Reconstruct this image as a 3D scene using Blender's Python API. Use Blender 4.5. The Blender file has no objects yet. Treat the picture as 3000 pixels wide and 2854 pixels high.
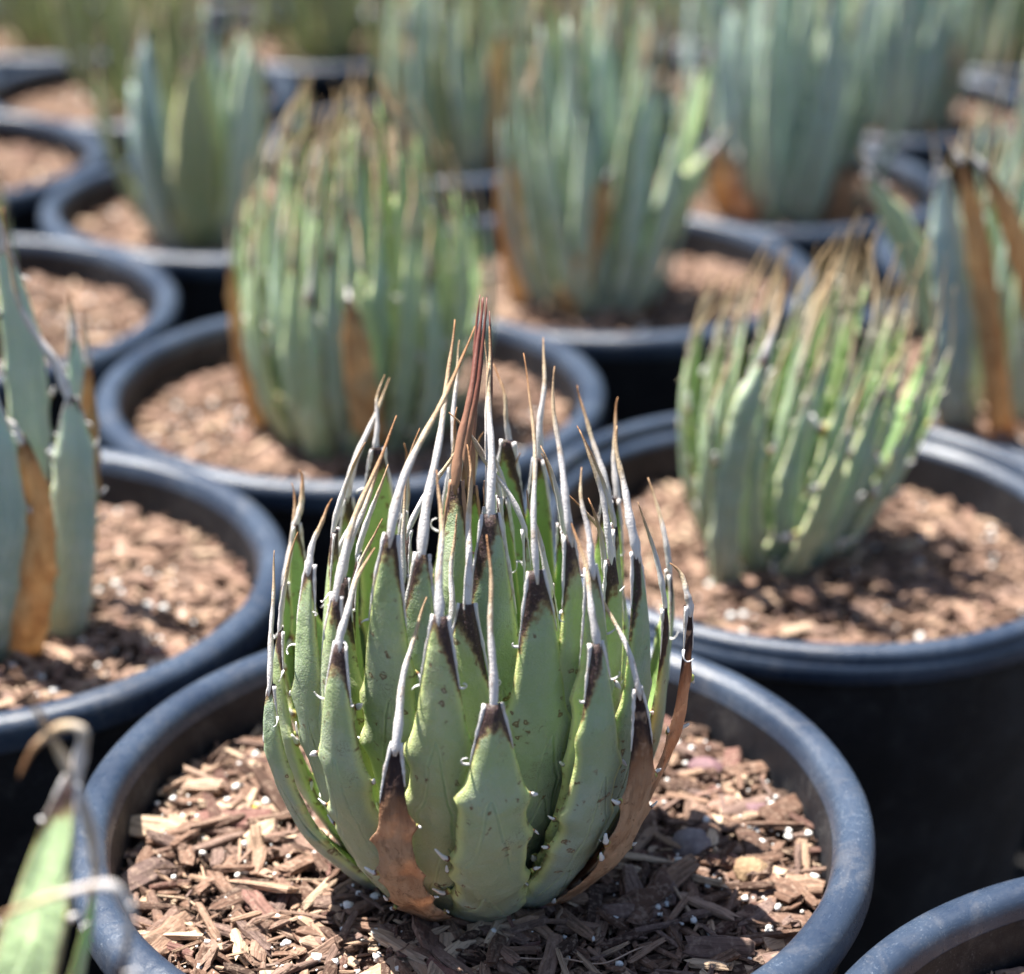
import bpy, math, random
import numpy as np
from mathutils import Matrix, Vector

SC = bpy.context.scene
COL = SC.collection
K = 0.14                      # one unit of the layout = the rim radius of a pot, 0.14 m
GZ = -1.78                    # ground below the rim plane, in those units
rng = np.random.default_rng(11)

# ------------------------------------------------------------------ camera
cam = bpy.data.cameras.new('camera'); co = bpy.data.objects.new('camera', cam); COL.objects.link(co)
PITCH, ROLL, CAMH = math.radians(24.502), math.radians(0.478), 2.918
co.matrix_world = Matrix.Translation((0, 0, CAMH*K)) @ Matrix.Rotation(math.pi/2-PITCH, 4, 'X') @ Matrix.Rotation(ROLL, 4, 'Z')
cam.sensor_width = 36; cam.lens = 36*3883.3/1972
cam.clip_start = 0.01; cam.clip_end = 200
cam.dof.use_dof = True; cam.dof.focus_distance = 4.62*K
cam.dof.aperture_fstop = (cam.lens/1000)/(0.086*K)
SC.camera = co

# ------------------------------------------------------------------ sky and sun
SUN_EL, SUN_AZ = math.radians(67), math.radians(-57)    # azimuth from +Y (away from camera), towards -X
w = bpy.data.worlds.new('World'); SC.world = w; w.use_nodes = True
nt = w.node_tree
sky = nt.nodes.new('ShaderNodeTexSky'); sky.sky_type = 'NISHITA'; sky.sun_disc = False
sky.sun_elevation = SUN_EL; sky.sun_rotation = SUN_AZ
bg = nt.nodes['Background']; bg.inputs['Strength'].default_value = 0.054
nt.links.new(sky.outputs[0], bg.inputs['Color'])
sl = bpy.data.lights.new('sun', 'SUN'); sl.energy = 5.0; sl.angle = math.radians(0.53); sl.color = (1, 0.955, 0.88)
so = bpy.data.objects.new('sun', sl); COL.objects.link(so)
sd = Vector((math.sin(SUN_AZ)*math.cos(SUN_EL), math.cos(SUN_AZ)*math.cos(SUN_EL), math.sin(SUN_EL)))
so.rotation_euler = sd.to_track_quat('Z', 'Y').to_euler()
SC.view_settings.view_transform = 'Standard'; SC.view_settings.look = 'None'
SC.view_settings.exposure = 1.7; SC.view_settings.gamma = 1
SC.view_settings.use_curve_mapping = False

# ------------------------------------------------------------------ object helpers
def tag(o, label=None, cat=None, group=None, kind=None):
    if label: o['label'] = label
    if cat: o['category'] = cat
    if group: o['group'] = group
    if kind: o['kind'] = kind
    return o
def mesh(name, V, F, mats, attrs=None, smooth=True, midx=None, uv=None):
    """V in layout units; F list/array of polygons"""
    me = bpy.data.meshes.new(name)
    me.from_pydata((np.asarray(V, float)*K).tolist(), [], F if isinstance(F, list) else F.tolist())
    for m in (mats if isinstance(mats, (list, tuple)) else [mats]): me.materials.append(m)
    if attrs:
        for k, a in attrs.items():
            a = np.asarray(a, np.float32)
            if a.ndim == 1:
                at = me.attributes.new(k, 'FLOAT', 'POINT'); at.data.foreach_set('value', a)
            else:
                at = me.attributes.new(k, 'FLOAT_VECTOR', 'POINT'); at.data.foreach_set('vector', a.ravel())
    if midx is not None: me.polygons.foreach_set('material_index', np.asarray(midx, np.int32))
    me.polygons.foreach_set('use_smooth', np.full(len(me.polygons), bool(smooth)))
    me.update()
    return me
def link(name, me, parent=None, loc=(0, 0, 0)):
    o = bpy.data.objects.new(name, me); COL.objects.link(o)
    o.location = (loc[0]*K, loc[1]*K, loc[2]*K)
    if parent: o.parent = parent
    return o
def children_map():
    d = {}
    for o in COL.objects:
        if o.parent: d.setdefault(o.parent.name, []).append(o)
    return d
def copy_tree(o, kids, parent=None):
    c = o.copy(); COL.objects.link(c); c.parent = parent
    for ch in kids.get(o.name, []): copy_tree(ch, kids, c)
    return c

# ------------------------------------------------------------------ node helpers
class NT:
    def __init__(s, name):
        s.m = bpy.data.materials.new(name); s.m.use_nodes = True; s.t = s.m.node_tree
        s.b = s.t.nodes['Principled BSDF']
    def n(s, ty, **kw):
        x = s.t.nodes.new(ty)
        for k, v in kw.items(): setattr(x, k, v)
        return x
    def set(s, sock, v):
        if isinstance(v, bpy.types.NodeSocket): s.t.links.new(v, sock)
        else: sock.default_value = v
    def attr(s, name, out='Fac'):
        return s.n('ShaderNodeAttribute', attribute_name=name).outputs[out]
    def math(s, op, a, b=0.0, c=None, clamp=False):
        x = s.n('ShaderNodeMath', operation=op, use_clamp=clamp); s.set(x.inputs[0], a); s.set(x.inputs[1], b)
        if c is not None: s.set(x.inputs[2], c)
        return x.outputs[0]
    def sm(s, v, lo, hi, a=0.0, b=1.0):
        x = s.n('ShaderNodeMapRange', interpolation_type='SMOOTHSTEP'); s.set(x.inputs[0], v)
        for i, q in enumerate((lo, hi, a, b)): s.set(x.inputs[i+1], q)
        return x.outputs[0]
    def mix(s, f, a, b, mode='MIX'):
        x = s.n('ShaderNodeMix', data_type='RGBA', blend_type=mode); s.set(x.inputs[0], f)
        s.set(x.inputs[6], a if isinstance(a, bpy.types.NodeSocket) else (*a, 1)); s.set(x.inputs[7], b if isinstance(b, bpy.types.NodeSocket) else (*b, 1))
        return x.outputs[2]
    def ramp(s, f, stops):
        x = s.n('ShaderNodeValToRGB'); e = x.color_ramp.elements
        while len(e) < len(stops): e.new(0.5)
        for q, (p, c) in zip(e, stops): q.position = p; q.color = (*c, 1)
        s.set(x.inputs[0], f); return x.outputs[0]
    def obj(s): return s.n('ShaderNodeTexCoord').outputs['Object']
    def vmul(s, v, k):
        x = s.n('ShaderNodeVectorMath', operation='MULTIPLY'); s.set(x.inputs[0], v); x.inputs[1].default_value = k; return x.outputs[0]
    def vadd(s, v, k):
        x = s.n('ShaderNodeVectorMath', operation='ADD'); s.set(x.inputs[0], v); s.set(x.inputs[1], k); return x.outputs[0]
    def noise(s, v, scale, detail=3, rough=.55, dist=0.0):
        x = s.n('ShaderNodeTexNoise'); s.set(x.inputs['Vector'], v); x.inputs['Scale'].default_value = scale
        x.inputs['Detail'].default_value = detail; x.inputs['Roughness'].default_value = rough; x.inputs['Distortion'].default_value = dist
        return x.outputs['Fac']
    def bump(s, h, strength, dist, normal=None):
        x = s.n('ShaderNodeBump'); x.inputs['Strength'].default_value = strength; x.inputs['Distance'].default_value = dist
        s.set(x.inputs['Height'], h)
        if normal is not None: s.t.links.new(normal, x.inputs['Normal'])
        return x.outputs[0]
    def rnd(s): return s.n('ShaderNodeObjectInfo').outputs['Random']
    def out(s, col, rough=.6, normal=None, spec=.5, sss=0, sr=(1, 1, 1), ss=.004):
        b = s.b; s.set(b.inputs['Base Color'], col if isinstance(col, bpy.types.NodeSocket) else (*col, 1)); s.set(b.inputs['Roughness'], rough)
        b.inputs['Specular IOR Level'].default_value = spec
        if normal is not None: s.t.links.new(normal, b.inputs['Normal'])
        if sss:
            b.inputs['Subsurface Weight'].default_value = sss; b.inputs['Subsurface Radius'].default_value = sr; b.inputs['Subsurface Scale'].default_value = ss
        return s.m

# ------------------------------------------------------------------ materials
def m_leaf(name, low, mid, high, inner, margin, dark=(.048, .027, .024), spots=0.0, bloom=(.33, .38, .30), bl=.5, tipend=.957):
    t = NT(name)
    lt = t.attr('lt'); ls = t.attr('ls'); lf = t.attr('lf'); r = t.rnd()
    P = t.vadd(t.obj(), t.mix(1, (0, 0, 0), t.ramp(r, [(0, (0, 0, 0)), (1, (1, 1, 1))])))
    n1 = t.noise(P, 60, 4); n2 = t.noise(P, 420, 3); n3 = t.noise(P, 1700, 2)
    als = t.math('ABSOLUTE', ls)
    lt2 = t.math('ADD', lt, t.math('MULTIPLY', t.math('SUBTRACT', n1, .5), .25))
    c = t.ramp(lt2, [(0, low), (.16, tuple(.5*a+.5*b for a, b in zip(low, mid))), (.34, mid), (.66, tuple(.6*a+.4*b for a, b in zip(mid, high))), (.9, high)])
    c = t.mix(t.math('MULTIPLY', t.sm(n1, .42, .66), bl), c, bloom)
    c = t.mix(t.math('MULTIPLY', t.sm(n3, .40, .75), .20), c, bloom)
    c = t.mix(t.sm(lf, .62, .38), c, inner)
    hue = t.mix(r, (.80, .88, 1.02), (1.15, 1.10, .9))
    c = t.mix(.8, c, hue, 'MULTIPLY')
    # yellow cushion towards the margin and the horny edge itself
    mg = t.math('MULTIPLY', t.sm(als, .70, .97), t.sm(lt, .05, .35, .25, 1.0))
    c = t.mix(t.math('MULTIPLY', mg, .75), c, margin)
    edge = t.math('MULTIPLY', t.sm(als, .93, .99), t.sm(t.noise(P, 220, 3), .48, .60))
    c = t.mix(t.math('MULTIPLY', edge, .7), c, (.16, .085, .045))
    # bud imprints: the outlines of the neighbouring leaves pressed into the outer face
    im = t.noise(t.vmul(P, (1, 1, .42)), 50, 1, .4, .6); wob = t.math('MULTIPLY', t.math('SUBTRACT', im, .5), .45)
    rid = 0.0; hs = 0.0
    for k_, (l0, dl, ht, o0) in enumerate(((.80, .16, .30, .9), (.52, .26, .22, -1.3), (.36, .3, .34, .5))):
        rk = t.math('FRACT', t.math('MULTIPLY', r, 7.31+5.7*k_))
        top = t.math('ADD', l0, t.math('MULTIPLY', t.math('SUBTRACT', rk, .5), dl))
        dpt = t.math('DIVIDE', t.math('SUBTRACT', t.math('ADD', top, t.math('MULTIPLY', wob, .10)), lt), ht)
        halfw = t.math('MULTIPLY', t.math('POWER', t.math('MAXIMUM', dpt, 0.0), .6), .62)
        a_ = t.math('SUBTRACT', t.math('ABSOLUTE', t.math('ADD', t.math('ADD', ls, wob), t.math('MULTIPLY', t.math('SUBTRACT', rk, .5), o0))), halfw)
        on = t.math('MULTIPLY', t.sm(dpt, -.02, .04), t.sm(dpt, 1.0, .45))
        ln_ = t.math('MULTIPLY', t.sm(t.math('ABSOLUTE', a_), .085, .0), on)
        rid = t.math('MAXIMUM', rid, ln_); hs = t.math('ADD', hs, t.math('MULTIPLY', t.sm(a_, .06, -.05), on))
    rid = t.math('MULTIPLY', rid, t.sm(n1, .30, .52))
    c = t.mix(t.math('MULTIPLY', rid, .30), c, tuple(min(1, 1.3*a+.05) for a in high))
    # corky scars
    if spots:
        v = t.n('ShaderNodeTexVoronoi', feature='F1'); t.set(v.inputs['Vector'], t.vadd(P, t.mix(.006, (0, 0, 0), v2(t, P)))); v.inputs['Scale'].default_value = 210
        keep = t.math('GREATER_THAN', t.n_sep(v.outputs['Color']), 1-spots)
        patch = t.math('MULTIPLY', keep, t.sm(n1, .50, .56))
        ring = t.math('MULTIPLY', t.sm(v.outputs['Distance'], .30, .18), patch)
        cen = t.math('MULTIPLY', t.sm(v.outputs['Distance'], .16, .08), patch)
        c = t.mix(t.math('MULTIPLY', ring, .85), c, (.13, .06, .03)); c = t.mix(t.math('MULTIPLY', cen, .8), c, (.42, .40, .26))
        sc = t.noise(P, 330, 4, .6, 1.2)
        line = t.math('MULTIPLY', t.sm(t.math('ABSOLUTE', t.math('SUBTRACT', sc, .5)), .012, .003), t.sm(t.noise(P, 85, 2), .60, .66))
        c = t.mix(t.math('MULTIPLY', line, .8), c, (.10, .05, .03))
        # dusty grey low down
    # dark terminal cap running down both margins
    d = t.math('ADD', lt, t.math('MULTIPLY', t.math('POWER', als, 4.0), .05))
    d = t.math('ADD', d, t.math('MULTIPLY', t.math('SUBTRACT', n2, .5), .055))
    d = t.math('ADD', d, t.math('MULTIPLY', t.math('MULTIPLY', ls, t.math('SUBTRACT', r, .5)), .10))
    d = t.math('ADD', d, t.math('MULTIPLY', t.math('SUBTRACT', t.math('FRACT', t.math('MULTIPLY', r, 13.7)), .5), .030))
    o1 = t.sm(d, tipend-.012, tipend+.010); o2 = t.sm(d, tipend, tipend+.022)
    c = t.mix(t.math('MULTIPLY', o1, .75), c, (.21, .085, .03)); c = t.mix(o2, c, t.mix(t.sm(n3, .55, .75), dark, (.16, .10, .10)))
    h = t.math('ADD', t.math('MULTIPLY', n3, .35), t.math('MULTIPLY', t.noise(P, 130, 2, .5, .6), 1.2))
    nb = t.bump(h, .75, .0013)
    # imprints of neighbouring leaves: smooth ridges
    nb = t.bump(im, .9, .008, nb); nb = t.bump(rid, .5, .0011, nb); nb = t.bump(t.math('MULTIPLY', hs, -1.0), .5, .0010, nb)
    rough = t.sm(n1, .3, .7, .50, .66)
    return t.out(c, rough, nb, .35, .18, (.5, 1.0, .15), .003)
def v2(t, P):
    x = t.n('ShaderNodeTexNoise'); t.set(x.inputs['Vector'], P); x.inputs['Scale'].default_value = 300
    return x.outputs['Color']
def n_sep(self, c):
    x = self.n('ShaderNodeSeparateColor'); self.set(x.inputs[0], c); return x.outputs[0]
NT.n_sep = n_sep

M = {}
M['leaf_front'] = m_leaf('leaf_front', (.33, .31, .23), (.275, .31, .225), (.34, .415, .205), (.27, .41, .13), (.56, .60, .24), spots=.75, bloom=(.42, .455, .375), bl=.45)
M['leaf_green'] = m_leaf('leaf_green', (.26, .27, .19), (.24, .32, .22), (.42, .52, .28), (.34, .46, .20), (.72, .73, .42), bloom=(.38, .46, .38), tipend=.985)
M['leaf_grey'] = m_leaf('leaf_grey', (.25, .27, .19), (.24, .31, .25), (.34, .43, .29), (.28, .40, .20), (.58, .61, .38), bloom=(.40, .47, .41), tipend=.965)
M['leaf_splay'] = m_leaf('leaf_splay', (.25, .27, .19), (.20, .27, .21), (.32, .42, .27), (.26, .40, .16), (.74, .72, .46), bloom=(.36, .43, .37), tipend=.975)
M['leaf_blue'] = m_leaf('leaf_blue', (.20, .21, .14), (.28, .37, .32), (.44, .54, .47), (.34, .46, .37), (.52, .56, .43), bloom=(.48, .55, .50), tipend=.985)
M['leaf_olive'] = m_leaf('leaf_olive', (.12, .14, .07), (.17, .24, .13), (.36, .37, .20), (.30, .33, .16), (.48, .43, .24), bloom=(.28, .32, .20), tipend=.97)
M['leaf_pale'] = m_leaf('leaf_pale', (.30, .34, .2), (.30, .40, .24), (.40, .50, .30), (.36, .48, .28), (.30, .24, .15), bloom=(.45, .52, .42), tipend=.94)

def m_dead(name, a, b, dk=(.06, .035, .035), tipend=.885):
    t = NT(name); lt = t.attr('lt'); als = t.math('ABSOLUTE', t.attr('ls')); P = t.obj()
    n1 = t.noise(t.vmul(P, (1, 1, .4)), 90, 5, .6, .5); n2 = t.noise(P, 500, 4)
    c = t.mix(t.sm(n1, .35, .66), a, b)
    c = t.mix(t.math('MULTIPLY', t.sm(t.noise(P, 260, 4, .65, 1.5), .60, .70), .7), c, (.14, .06, .03))
    d = t.math('ADD', t.math('ADD', lt, t.math('MULTIPLY', als, .05)), t.math('MULTIPLY', t.math('SUBTRACT', n1, .5), .16))
    c = t.mix(t.math('MULTIPLY', t.sm(d, tipend-.06, tipend), .6), c, (.25, .09, .03)); c = t.mix(t.sm(d, tipend, tipend+.05), c, dk)
    c = t.mix(t.math('MULTIPLY', t.sm(lt, .06, .0), .6), c, (.10, .06, .04))
    vn = t.noise(t.vmul(P, (1, 1, .12)), 420, 4, .6); c = t.mix(t.math('MULTIPLY', t.sm(vn, .52, .68), .45), c, tuple(.45*q for q in a))
    c = t.mix(t.math('MULTIPLY', t.sm(t.noise(P, 160, 2), .60, .72), .5), c, tuple(min(1, 1.35*q) for q in b))
    h = t.math('ADD', t.math('ADD', n1, t.math('MULTIPLY', vn, .5)), t.math('MULTIPLY', n2, .35)); nb = t.bump(h, 1.0, .0028)
    m = t.out(c, .62, nb, .3)
    tr = t.n('ShaderNodeBsdfTranslucent'); t.set(tr.inputs['Color'], c); mx = t.n('ShaderNodeMixShader'); mx.inputs[0].default_value = .38
    t.t.links.new(t.b.outputs[0], mx.inputs[1]); t.t.links.new(tr.outputs[0], mx.inputs[2]); t.t.links.new(mx.outputs[0], t.t.nodes['Material Output'].inputs['Surface'])
    return m
M['dead'] = m_dead('leaf_dead_brown', (.46, .26, .155), (.62, .42, .285))
M['dead_tan'] = m_dead('leaf_dead_tan', (.56, .33, .15), (.70, .50, .27), tipend=.97)

def m_spine():
    t = NT('spine_fibre'); st = t.attr('lt'); r = t.rnd(); P = t.obj()
    n1 = t.noise(t.vmul(P, (1, 1, .35)), 300, 5, .65); n2 = t.noise(P, 1500, 3)
    e = t.math('ADD', t.math('ADD', st, t.math('MULTIPLY', t.math('SUBTRACT', n1, .5), .5)), t.math('MULTIPLY', t.math('SUBTRACT', r, .5), .3))
    c = t.ramp(e, [(0, (.66, .63, .62)), (.42, (.58, .54, .52)), (.62, (.50, .39, .26)), (.95, (.30, .15, .07))])
    c = t.mix(t.math('MULTIPLY', t.sm(n1, .52, .68), .6), c, (.36, .25, .16))
    c = t.mix(t.sm(st, -.25, -.5), c, (.62, .60, .60))
    return t.out(c, .72, t.bump(t.math('ADD', n1, n2), .6, .0006), .3, .05, (1, .8, .6), .002)
M['spine'] = m_spine()
def m_spine2():
    t = NT('spine_brown'); st = t.attr('lt'); P = t.obj(); n1 = t.noise(t.vmul(P, (1, 1, .2)), 400, 4)
    c = t.mix(t.sm(t.math('ADD', st, t.math('MULTIPLY', n1, .4)), .1, .9), (.36, .20, .12), (.15, .045, .03))
    return t.out(c, .5, t.bump(n1, .5, .0006), .5)
M['spine_brown'] = m_spine2()
def m_spine3():
    t = NT('spine_tan'); st = t.attr('lt'); r = t.rnd(); n1 = t.noise(t.obj(), 300, 3)
    c = t.mix(t.sm(t.math('ADD', st, t.math('MULTIPLY', n1, .4)), .0, .9), t.mix(r, (.64, .62, .50), (.50, .44, .32)), (.46, .32, .18))
    return t.out(c, .7, None, .3)
M['spine_tan'] = m_spine3()
def m_tooth():
    t = NT('tooth'); st = t.attr('lt'); n = t.noise(t.obj(), 900, 3)
    c = t.ramp(t.math('ADD', st, t.math('MULTIPLY', t.math('SUBTRACT', n, .5), .3)), [(0, (.42, .46, .14)), (.22, (.30, .16, .06)), (.36, (.10, .04, .03)), (.5, (.58, .56, .56)), (1, (.68, .66, .65))])
    return t.out(c, .7, t.bump(n, .5, .0004), .3)
M['tooth'] = m_tooth()

def m_plastic(name, wall):
    t = NT(name); uv = t.attr('pc', 'Vector'); P = t.obj()
    n1 = t.noise(P, 26, 4); n2 = t.noise(P, 1100, 3); n3 = t.noise(P, 260, 4, .65)
    sc = t.noise(t.vmul(uv, (9, 260, 1)), 3.0, 4, .7); sc2 = t.noise(t.vmul(uv, (330, 14, 1)), 1.0, 3, .7)
    if wall: c = t.mix(t.sm(n1, .35, .7), (.006, .007, .011), (.015, .016, .021)); c = t.mix(t.math('MULTIPLY', t.sm(n3, .60, .76), .18), c, (.12, .12, .13)); ro = .5
    else: c = t.mix(t.sm(n1, .35, .7), (.018, .029, .054), (.036, .053, .086)); ro = .25
    sx = t.math('MAXIMUM', t.math('MULTIPLY', t.sm(sc, .60, .70), .5), t.math('MULTIPLY', t.math('MULTIPLY', t.sm(sc2, .62, .72), t.sm(n1, .52, .62)), .8))
    c = t.mix(t.math('MULTIPLY', sx, .30 if wall else .75), c, (.30, .36, .45))
    dust = t.math('MULTIPLY', t.sm(n2, .60, .72), t.sm(n1, .40, .65))
    c = t.mix(t.math('MULTIPLY', dust, .35), c, (.38, .40, .44))
    sm_ = t.noise(P, 55, 5, .7, 1.0); c = t.mix(t.math('MULTIPLY', t.sm(sm_, .52, .70), .12 if wall else .20), c, (.20, .19, .185))
    h = t.math('ADD', t.math('MULTIPLY', n2, .5), t.math('ADD', n3, sc))
    return t.out(c, t.sm(n3, .3, .75, ro, ro+.18), t.bump(h, .28, .0007), .3 if wall else .5)
M['rim'] = m_plastic('pot_rim_plastic', False); M['wall'] = m_plastic('pot_wall_plastic', True)

def m_bark(name='bark', pale=0.0):
    t = NT(name); gc = t.attr('gc', 'Vector'); cr = t.attr('cr'); r = t.rnd()
    k = t.math('FRACT', t.math('ADD', cr, r))
    c = t.ramp(k, [(0, (.050, .030, .023)), (.16, (.12, .068, .048)), (.34, (.205, .122, .086)), (.50, (.155, .105, .092)), (.64, (.275, .172, .120)), (.78, (.38, .255, .175)), (.88, (.58, .44, .31)), (.95, (.19, .095, .080)), (1, (.070, .038, .028))])
    g = t.noise(t.vmul(gc, (14, 150, 150)), 1.0, 4, .6, .3); g2 = t.noise(gc, 90, 3, .6)
    c = t.mix(t.math('MULTIPLY', t.sm(g, .52, .36), .75), c, t.mix(.72, c, (.03, .018, .013)))
    c = t.mix(t.math('MULTIPLY', t.sm(g2, .48, .70), .35), c, (.45, .33, .25))
    if pale: c = t.mix(pale, c, (.46, .30, .22))
    return t.out(c, .85, t.bump(t.math('ADD', g, t.math('MULTIPLY', g2, .3)), .9, .0011), .2)
M['bark'] = m_bark(); M['bark_pale'] = m_bark('bark_pale', .20)
def m_simple(name, a, b, sc, rough=.8, bs=.5, bd=.001):
    t = NT(name); P = t.obj(); n = t.noise(P, sc, 5, .6); c = t.mix(t.sm(n, .35, .68), a, b)
    return t.out(c, rough, t.bump(n, bs, bd), .3)
M['perlite'] = m_simple('perlite', (.62, .60, .56), (.80, .79, .77), 700, .8)
M['soil'] = m_simple('soil', (.018, .010, .008), (.06, .035, .025), 420, .95, 1, .003)
M['fert'] = m_simple('fertiliser', (.55, .36, .03), (.62, .45, .06), 300, .35)
M['twig'] = m_simple('root_fibre', (.42, .28, .20), (.55, .40, .30), 600, .8)

# ------------------------------------------------------------------ ground
gm = NT('weed_fabric'); gP = gm.obj()
gw = gm.n('ShaderNodeTexWave', wave_type='BANDS'); gm.set(gw.inputs['Vector'], gP); gw.inputs['Scale'].default_value = 260
gn = gm.noise(gP, 30, 5)
gcx = gm.mix(gm.sm(gn, .4, .7), (.012, .012, .013), (.040, .032, .026))
gm.out(gcx, .8, gm.bump(gm.math('ADD', gw.outputs['Fac'], gn), .5, .001), .3)
# ------------------------------------------------------------------ pots
def lathe(prof, mat, seg=144, wob=.004, seed=0):
    prof = np.array(prof); n = len(prof); a = np.linspace(0, 2*np.pi, seg, endpoint=False)
    q = random.Random(seed); ph = [q.uniform(0, 6.3) for _ in range(4)]
    wv = 1+wob*np.sin(2*a+ph[0])+wob*.4*np.sin(3*a+ph[1])+wob*.15*np.sin(17*a+ph[2])
    hz = wob*.8*np.sin(3*a+ph[3])
    V = np.empty((seg, n, 3)); V[..., 0] = np.cos(a)[:, None]*prof[None, :, 0]*wv[:, None]; V[..., 1] = np.sin(a)[:, None]*prof[None, :, 0]*wv[:, None]; V[..., 2] = prof[None, :, 1]+hz[:, None]
    pl = np.concatenate([[0], np.cumsum(np.hypot(*np.diff(prof, axis=0).T))])
    pc = np.empty((seg, n, 3)); pc[..., 0] = np.abs(a-np.pi)[:, None]; pc[..., 1] = pl[None]; pc[..., 2] = 0
    F = [(i*n+j, ((i+1) % seg)*n+j, ((i+1) % seg)*n+j+1, i*n+j+1) for i in range(seg) for j in range(n-1)]
    return V.reshape(-1, 3), F, pc.reshape(-1, 3)
# section of the rim, from the inside lip over the top to the outside skirt
RIM1 = [(.893, -.060), (.897, -.040), (.903, -.022), (.912, -.009), (.926, -.002), (.945, .001), (.965, -.002), (.982, -.010), (.993, -.024), (.9975, -.042), (.998, -.085), (.996, -.096), (.990, -.100), (.972, -.100)]
RIM2 = [(.868, -.085), (.874, -.066), (.886, -.056), (.900, -.054), (.909, -.050), (.913, -.036), (.918, -.014), (.930, -.002), (.948, .001), (.966, -.002), (.980, -.010), (.986, -.024), (.986, -.040), (.990, -.046), (.997, -.052), (.998, -.100), (.994, -.110), (.972, -.112)]
def make_pot(kind, seed):
    prof = (RIM1, RIM2)[kind]
    root = bpy.data.objects.new('plant_pot', None); COL.objects.link(root); root.empty_display_size = .02
    V, F, pc = lathe(prof, None, seed=seed); link('pot_rim', mesh('pot_rim', V, F, M['rim'], {'pc': pc}), root)
    ri, zi = prof[0]; b = -1.74
    wall = [(ri-.0005, zi+.001), (ri-.012, -.30), (ri-.06, -.9), (ri-.11, b+.03), (0.001, b+.03), (0.001, b), (.80, b), (.815, b+.02), (.835, -1.2), (.885, -.7), (.935, -.3), (.955, -.16), (.971, -.1005)]
    V, F, pc = lathe(wall, None, seed=seed); link('pot_wall', mesh('pot_wall', V, F, M['wall'], {'pc': pc}), root)
    return root

# ------------------------------------------------------------------ mulch
def chip_template(seed):
    q = np.random.default_rng(seed); ns, nr = 5, 7
    xs = np.array([-1, -.62, 0, .6, 1])+q.normal(0, .06, ns)
    bend = q.normal(0, .10); V = []
    for i, x in enumerate(xs):
        wdt = (.72 if i in (0, ns-1) else 1)*q.uniform(.78, 1.08)
        for j in range(nr):
            a = 2*np.pi*j/nr+.35; cx = np.sign(np.cos(a))*abs(np.cos(a))**.55*wdt*q.uniform(.82, 1.1); cz = np.sign(np.sin(a))*abs(np.sin(a))**.55*q.uniform(.78, 1.12)*(.8 if i in (0, ns-1) else 1)
            V.append((x+(q.normal(0, .13) if i in (0, ns-1) else 0), cx+bend*4*(x*x-.3), cz))
    F = [(i*nr+j, (i+1)*nr+j, (i+1)*nr+(j+1) % nr, i*nr+(j+1) % nr) for i in range(ns-1) for j in range(nr)]
    F4 = np.array(F); T = []
    for f in F: T += [(f[0], f[1], f[2]), (f[0], f[2], f[3])]
    for b, rv in ((0, 0), ((ns-1)*nr, 1)):
        for j in range(1, nr-1): T.append((b, b+j, b+j+1) if rv == 0 else (b, b+j+1, b+j))
    return np.array(V), np.array(T)
TEMPL = [chip_template(s) for s in range(14)]
def blob_template(seed):
    q = np.random.default_rng(seed); V = [(0, 0, 1)]; nr = 7
    for z, r in ((.55, .83), (-.1, 1), (-.65, .75)):
        for j in range(nr): a = 2*np.pi*j/nr; V.append((r*np.cos(a), r*np.sin(a), z))
    V.append((0, 0, -1)); V = np.array(V)*q.uniform(.75, 1.2, (len(V), 1)); T = []
    for j in range(nr):
        k = (j+1) % nr; T.append((0, 1+j, 1+k)); T.append((22, 15+k, 15+j))
        for l in (0, 1): a = 1+l*nr; b = a+nr; T += [(a+j, b+j, b+k), (a+j, b+k, a+k)]
    return V, np.array(T)
BLOB = [blob_template(s) for s in range(6)]
def rots(yaw, tilt, rollv):
    cy, sy, ct, st, cr, sr = np.cos(yaw), np.sin(yaw), np.cos(tilt), np.sin(tilt), np.cos(rollv), np.sin(rollv)
    n = len(yaw); R = np.empty((n, 3, 3))
    R[:, 0, 0] = cy*ct; R[:, 0, 1] = cy*st*sr-sy*cr; R[:, 0, 2] = cy*st*cr+sy*sr
    R[:, 1, 0] = sy*ct; R[:, 1, 1] = sy*st*sr+cy*cr; R[:, 1, 2] = sy*st*cr-cy*sr
    R[:, 2, 0] = -st; R[:, 2, 1] = ct*sr; R[:, 2, 2] = ct*cr
    return R
def soil_z(x, y, ph=0.0, amp=1.0):
    r = np.hypot(x, y)
    return .045*np.exp(-(r/.40)**2) + amp*(.010*np.sin(5.1*x+ph)*np.cos(4.3*y+ph*2)+.006*np.sin(11*x+3*ph+y*4)) - .02*np.clip((r-.75)/.15, 0, 1)
def scatter(n, q, lmin, lmax, lp, R=.885, ph=0.0, zo=.0, zr=.03, tilt=.22):
    a = q.uniform(0, 2*np.pi, n); r = R*np.sqrt(q.uniform(0, 1, n)); L = lmin+(lmax-lmin)*q.uniform(0, 1, n)**lp
    r = np.minimum(r, R-L*.35)
    x, y = r*np.cos(a), r*np.sin(a)
    wd = L*np.where(q.uniform(0, 1, n) < .3, q.uniform(.06, .14, n), q.uniform(.15, .45, n)); th = np.minimum(wd*q.uniform(.35, .8, n), .021)
    z = soil_z(x, y, ph)+zo+zr*q.uniform(0, 1, n)
    return dict(x=x, y=y, z=z, L=L, W=wd, T=th, R=rots(q.uniform(0, 2*np.pi, n), q.normal(0, tilt, n), q.normal(0, .35, n)), c=q.uniform(0, 1, n), k=q.integers(0, len(TEMPL), n), off=q.uniform(0, 50, (n, 3)))
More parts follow.
